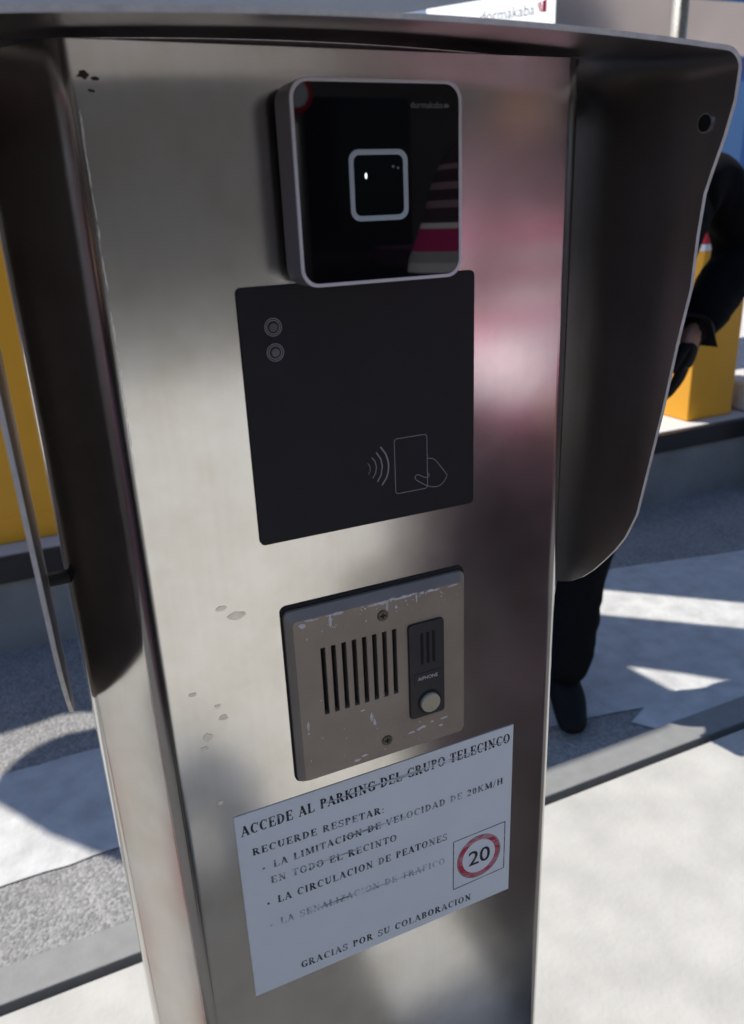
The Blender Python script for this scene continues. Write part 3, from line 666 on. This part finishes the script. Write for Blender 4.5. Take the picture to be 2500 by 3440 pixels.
def fingers(wrist, dirv, side, curl):
    """palm and five unequal bent fingers growing from the wrist"""
    w_ = Vector(wrist); d = Vector(dirv).normalized(); s = Vector(side).normalized(); c = Vector(curl).normalized()
    palm = w_+d*.05; out = [[(wrist, .026), (tuple(palm), (.036, .022))]]
    for i, L_ in enumerate((.066, .074, .069, .054)):
        b0 = palm+d*.040+s*(.027-.018*i); p1 = b0+d*L_*.42+c*L_*.10; p2 = p1+d*L_*.28+c*L_*.22; p3 = p2+d*L_*.10+c*L_*.26
        out.append([(tuple(palm), (.036, .022)), (tuple(b0), .010), (tuple(p1), .0092), (tuple(p2), .0085), (tuple(p3), .007)])
    tb = w_+d*.03+s*.030; t1 = tb+d*.032+s*.018+c*.012; t2 = t1+d*.028+c*.014
    out.append([(tuple(palm), (.036, .022)), (tuple(tb), .013), (tuple(t1), .0105), (tuple(t2), .008)])
    return out
FT = bpy.data.textures.new('folds', 'CLOUDS'); FT.noise_scale = .09; FT.noise_depth = 2
def folds(o):
    d_ = o.modifiers.new('folds', 'DISPLACE'); d_.texture = FT; d_.strength = .022; d_.mid_level = .5; d_.texture_coords = 'GLOBAL'
    return o
def person(label, J, jm, tm_, face, hair=True, hands=True, hairm=None):
    """J: joint positions; face: horizontal unit vector the head looks along"""
    base = ((J['fl'][0]+J['fr'][0])/2, (J['fl'][1]+J['fr'][1])/2, J['fl'][2]-.05)
    t = thing('person', label, 'person', base)
    F = Vector(face).normalized(); S = Vector((F.y, -F.x, 0))   # S points to the figure's right
    pel, ch, nk, hd_ = J['pel'], J['chest'], J['neck'], J['head']
    hv = Vector(hd_)
    bodych = [[(pel, (.13, .10)), (lerp(pel, ch, .5), (.12, .09)), (ch, (.14, .10)), (nk, (.055, .055)), (lerp(nk, hd_, .55), (.062, .07)), (tuple(hv), (.074, .09)), (tuple(hv+Vector((0, 0, .08))), (.06, .07))]]
    bodych.append([(tuple(hv), (.074, .09)), (tuple(hv+F*.088+Vector((0, 0, -.01))), .018), (tuple(hv+F*.108+Vector((0, 0, -.03))), .013)])   # nose
    for e in (1, -1): bodych.append([(tuple(hv), (.074, .09)), (tuple(hv+S*e*.080+Vector((0, 0, -.01))), (.016, .026))])                        # ears
    for sd_, a in (('l', ''), ('r', '')):
        bodych.append([(ch, (.14, .10)), (J['s'+sd_], .055), (J['e'+sd_], .042), (J['w'+sd_], .030)])
        d = Vector(J['w'+sd_])-Vector(J['e'+sd_])
        if hands: bodych += fingers(J['w'+sd_], J.get('hd'+sd_, tuple(d)), J.get('hs'+sd_, (0, 0, 1)), J.get('hc'+sd_, tuple(F)))
        bodych.append([(pel, (.13, .10)), (J['h'+sd_], .085), (J['k'+sd_], .055), (J['f'+sd_], .038)])
    skin_obj('body', bodych, SKIN, t)
    jk = [[(lerp(pel, ch, -.26), (.186, .145)), (lerp(pel, ch, .5), (.160, .125)), (ch, (.175, .135)), (lerp(ch, nk, .75), (.085, .08))]]
    for sd_ in 'lr':
        jk.append([(ch, (.175, .135)), (J['s'+sd_], .088), (lerp(J['s'+sd_], J['e'+sd_], .5), .078), (J['e'+sd_], .080), (lerp(J['e'+sd_], J['w'+sd_], .6), .074), (lerp(J['e'+sd_], J['w'+sd_], 1.0), .064)])
    folds(skin_obj('jacket', jk, jm, t, 3))
    if J.get('gloves'):
        for sd_ in 'lr':
            d = Vector(J['w'+sd_])-Vector(J['e'+sd_])
            fc = fingers(J['w'+sd_], J.get('hd'+sd_, tuple(d)), J.get('hs'+sd_, (0, 0, 1)), J.get('hc'+sd_, tuple(F)))
            fc.append([(lerp(J['e'+sd_], J['w'+sd_], .84), .044), (lerp(J['e'+sd_], J['w'+sd_], .96), .044), (J['w'+sd_], .03)])
            skin_obj('glove', [[(p_, tuple(c_*1.22 for c_ in r_) if isinstance(r_, tuple) else r_*1.22) for p_, r_ in c] for c in fc], LEATHER, t)
    tr = [[(lerp(pel, ch, .24), (.152, .118)), (pel, (.166, .132))]]
    for sd_ in 'lr':
        hp, kn, ft = J['h'+sd_], J['k'+sd_], J['f'+sd_]
        tr.append([(pel, (.166, .132)), (hp, .105), (lerp(hp, kn, .5), .092), (kn, .078), (lerp(kn, ft, .5), .073), (lerp(kn, ft, 1.02), .070)])
    folds(skin_obj('trousers', tr, tm_, t, 3))
    for sd_ in 'lr':
        f_ = Vector(J['f'+sd_]); td = Vector(J.get('t'+sd_, tuple(F))).normalized()
        skin_obj('shoe', [[(tuple(f_-td*.055+Vector((0, 0, -.045))), (.040, .040)), (tuple(f_+Vector((0, 0, -.03))), (.048, .052)), (tuple(f_+td*.09+Vector((0, 0, -.05))), (.052, .036)), (tuple(f_+td*.165+Vector((0, 0, -.06))), (.044, .026))],
                          [(tuple(f_+Vector((0, 0, -.03))), (.048, .052)), (tuple(f_+Vector((0, 0, .03))), .05)]], LEATHER, t)
    if hair:
        skin_obj('hair', [[(tuple(hv+Vector((0, 0, .088))+F*.008), (.086, .090)), (tuple(hv+Vector((0, 0, .03))-F*.035), (.084, .075)), (tuple(hv-F*.05+Vector((0, 0, -.04))), (.068, .05))]], hairm or HAIR, t)
    eye_m = bpy.data.materials.get('eye') or mat('eye', (.05, .04, .035), .2)
    for e in (1, -1):
        q = hv+F*.080+S*e*.030+Vector((0, 0, .012)); MB().tube([tuple(q-F*.02), tuple(q+F*.006), tuple(q+F*.010)], [.012, .011, .004], 10).build('eye', eye_m, t, smooth=True)
    q = hv+F*.078+Vector((0, 0, -.062)); mt = MB(); mt.tube([tuple(q+S*.024-F*.008), tuple(q+F*.008), tuple(q-S*.024-F*.008)], [.004, .007, .004], 8); mt.build('mouth', mat('lips', (.42, .18, .15), .5), t, smooth=True)
    return t
person('person in black jacket and trousers standing behind the right hood wing', dict(
    fl=(1.285, 1.20, .085), fr=(1.13, 1.34, .085), kl=(1.370, 1.24, .50), kr=(1.27, 1.33, .50), hl=(1.52, 1.28, .90), hr=(1.37, 1.31, .90), pel=(1.475, 1.29, .98), chest=(1.56, 1.31, 1.34),
    neck=(1.565, 1.30, 1.53), head=(1.53, 1.28, 1.625), sl=(1.775, 1.31, 1.455), sr=(1.40, 1.32, 1.45), el=(1.90, 1.29, 1.25), er=(1.29, 1.30, 1.20), wl=(1.655, 1.21, 1.055), gloves=True, wr=(1.30, 1.20, 1.0),
    hdl=(-.35, -.1, -1), hsl=(-.8, -.5, .2), hcl=(-.5, .4, -.6), tl=(-.5, -1, 0), tr=(-.5, -1, 0)), FABRIC, DENIM, (0, -1, 0))

# two people in front of the column, outside the picture: the steel and glass mirror them
STRIPE = bpy.data.materials.new('striped_knit'); STRIPE.use_nodes = True
n_ = STRIPE.node_tree.nodes; l_ = STRIPE.node_tree.links; b0 = n_['Principled BSDF']; b0.inputs['Roughness'].default_value = .9
tc = n_.new('ShaderNodeTexCoord'); sx = n_.new('ShaderNodeSeparateXYZ'); l_.new(tc.outputs['Object'], sx.inputs[0])
mrr = n_.new('ShaderNodeMapRange'); mrr.inputs[1].default_value = .95; mrr.inputs[2].default_value = 1.60; l_.new(sx.outputs[2], mrr.inputs[0])
cr_ = n_.new('ShaderNodeValToRGB'); cr_.color_ramp.interpolation = 'CONSTANT'
bands = [(0, (.030, .011, .024)), (.20, (.55, .03, .18)), (.27, (.92, .74, .82)), (.40, (.66, .08, .24)), (.44, (.90, .78, .81)), (.485, (.02, .02, .025)), (.50, (.70, .66, .68)), (.515, (.60, .03, .17)), (.54, (.03, .03, .035)), (.555, (.75, .72, .73)), (.575, (.45, .45, .47)), (.60, (.58, .03, .17)),
         (.645, (.85, .82, .82)), (.66, (.06, .03, .042)), (.69, (.30, .19, .235)), (.705, (.05, .025, .035)), (.73, (.30, .19, .235)), (.745, (.05, .025, .035)), (.77, (.30, .19, .235)), (.785, (.05, .025, .035))]
els = cr_.color_ramp.elements
els[0].position = 0; els[0].color = (*bands[0][1], 1); els[1].position = bands[1][0]; els[1].color = (*bands[1][1], 1)
for p_, c_ in bands[2:]: q_ = els.new(p_); q_.color = (*c_, 1)
l_.new(mrr.outputs[0], cr_.inputs[0]); l_.new(cr_.outputs[0], b0.inputs['Base Color'])
PLUM = mat('plum_cloth', (.045, .016, .038), .9)
MAUVE = mat('mauve_hood', (.30, .17, .24), .9)
person('person in a knitted jumper with red, white and black stripes in front of the column', dict(
    fl=(.80, -.98, .085), fr=(1.02, -.94, .085), kl=(.79, -.92, .50), kr=(1.01, -.90, .50), hl=(.81, -.84, .92), hr=(.98, -.82, .92), pel=(.895, -.83, .98), chest=(.89, -.84, 1.33), neck=(.88, -.84, 1.56), head=(.87, -.82, 1.70),
    sl=(.70, -.80, 1.46), sr=(1.08, -.82, 1.46), el=(.570, -.70, 1.20), er=(1.15, -.78, 1.18), wl=(.76, -.56, 1.10), wr=(1.13, -.66, .98), tl=(0, 1, 0), tr=(.2, 1, 0)), STRIPE, PLUM, (.7, -.7, 0), hairm=MAUVE)
for bx_, by_ in ((-.50, .06), (-.78, -.02), (-.62, .30)):  # unseen bollards, added to streak the column's left side with red reflections
    t = thing('bollard', 'slim red and white bollard added unseen for its reflection, left of the column', 'bollard', (bx_, by_, 0), 'unseen bollards added for their reflection')
    for q_ in range(5): MB().tube([(bx_, by_, q_*.16), (bx_, by_, q_*.16+.158)], .036, 20).build('band', (WHITE, RED)[q_ % 2], t, smooth=False)
    MB().tube([(bx_, by_, .798), (bx_, by_, .82), (bx_, by_, .832)], [.037, .034, .012], 20).build('cap', DARKGAP, t)
t = thing('suitcase', 'dark plum upright suitcase added unseen for its reflection in the column', 'suitcase', (.95, -.66, 0))  # unseen case, added to darken the reflection at the plate's lower right
MB().box(.70, 1.18, -.78, -.56, .03, .60).build('shell', mat('plum_shell', (.022, .012, .02), .6), t, bevel=.03, segs=4)
MB().tube([(.84, -.67, .60), (.84, -.67, .66), (1.04, -.67, .66), (1.04, -.67, .60)], .012).build('handle', DARKGAP, t, smooth=True)
for wx in (.74, 1.14):
    for wy in (-.75, -.60): MB().tube([(wx-.012, wy, .012), (wx+.012, wy, .012)], .023, 16).build('wheel', DARKGAP, t)
person('person in plain dark clothes taking the picture behind the camera', dict(
    fl=(-.44, -.95, .085), fr=(-.20, -.88, .085), kl=(-.43, -.92, .50), kr=(-.21, -.87, .50), hl=(-.41, -.94, .92), hr=(-.25, -.92, .92), pel=(-.33, -.93, .98), chest=(-.33, -.93, 1.33), neck=(-.33, -.92, 1.55), head=(-.32, -.90, 1.69),
    sl=(-.52, -.91, 1.45), sr=(-.15, -.90, 1.45), el=(-.47, -.72, 1.24), er=(-.12, -.74, 1.20), wl=(-.26, -.56, 1.33), wr=(-.09, -.56, 1.33), tl=(-.1, 1, 0), tr=(.1, 1, 0)), FABRIC, DENIM, (.15, 1, -.1))
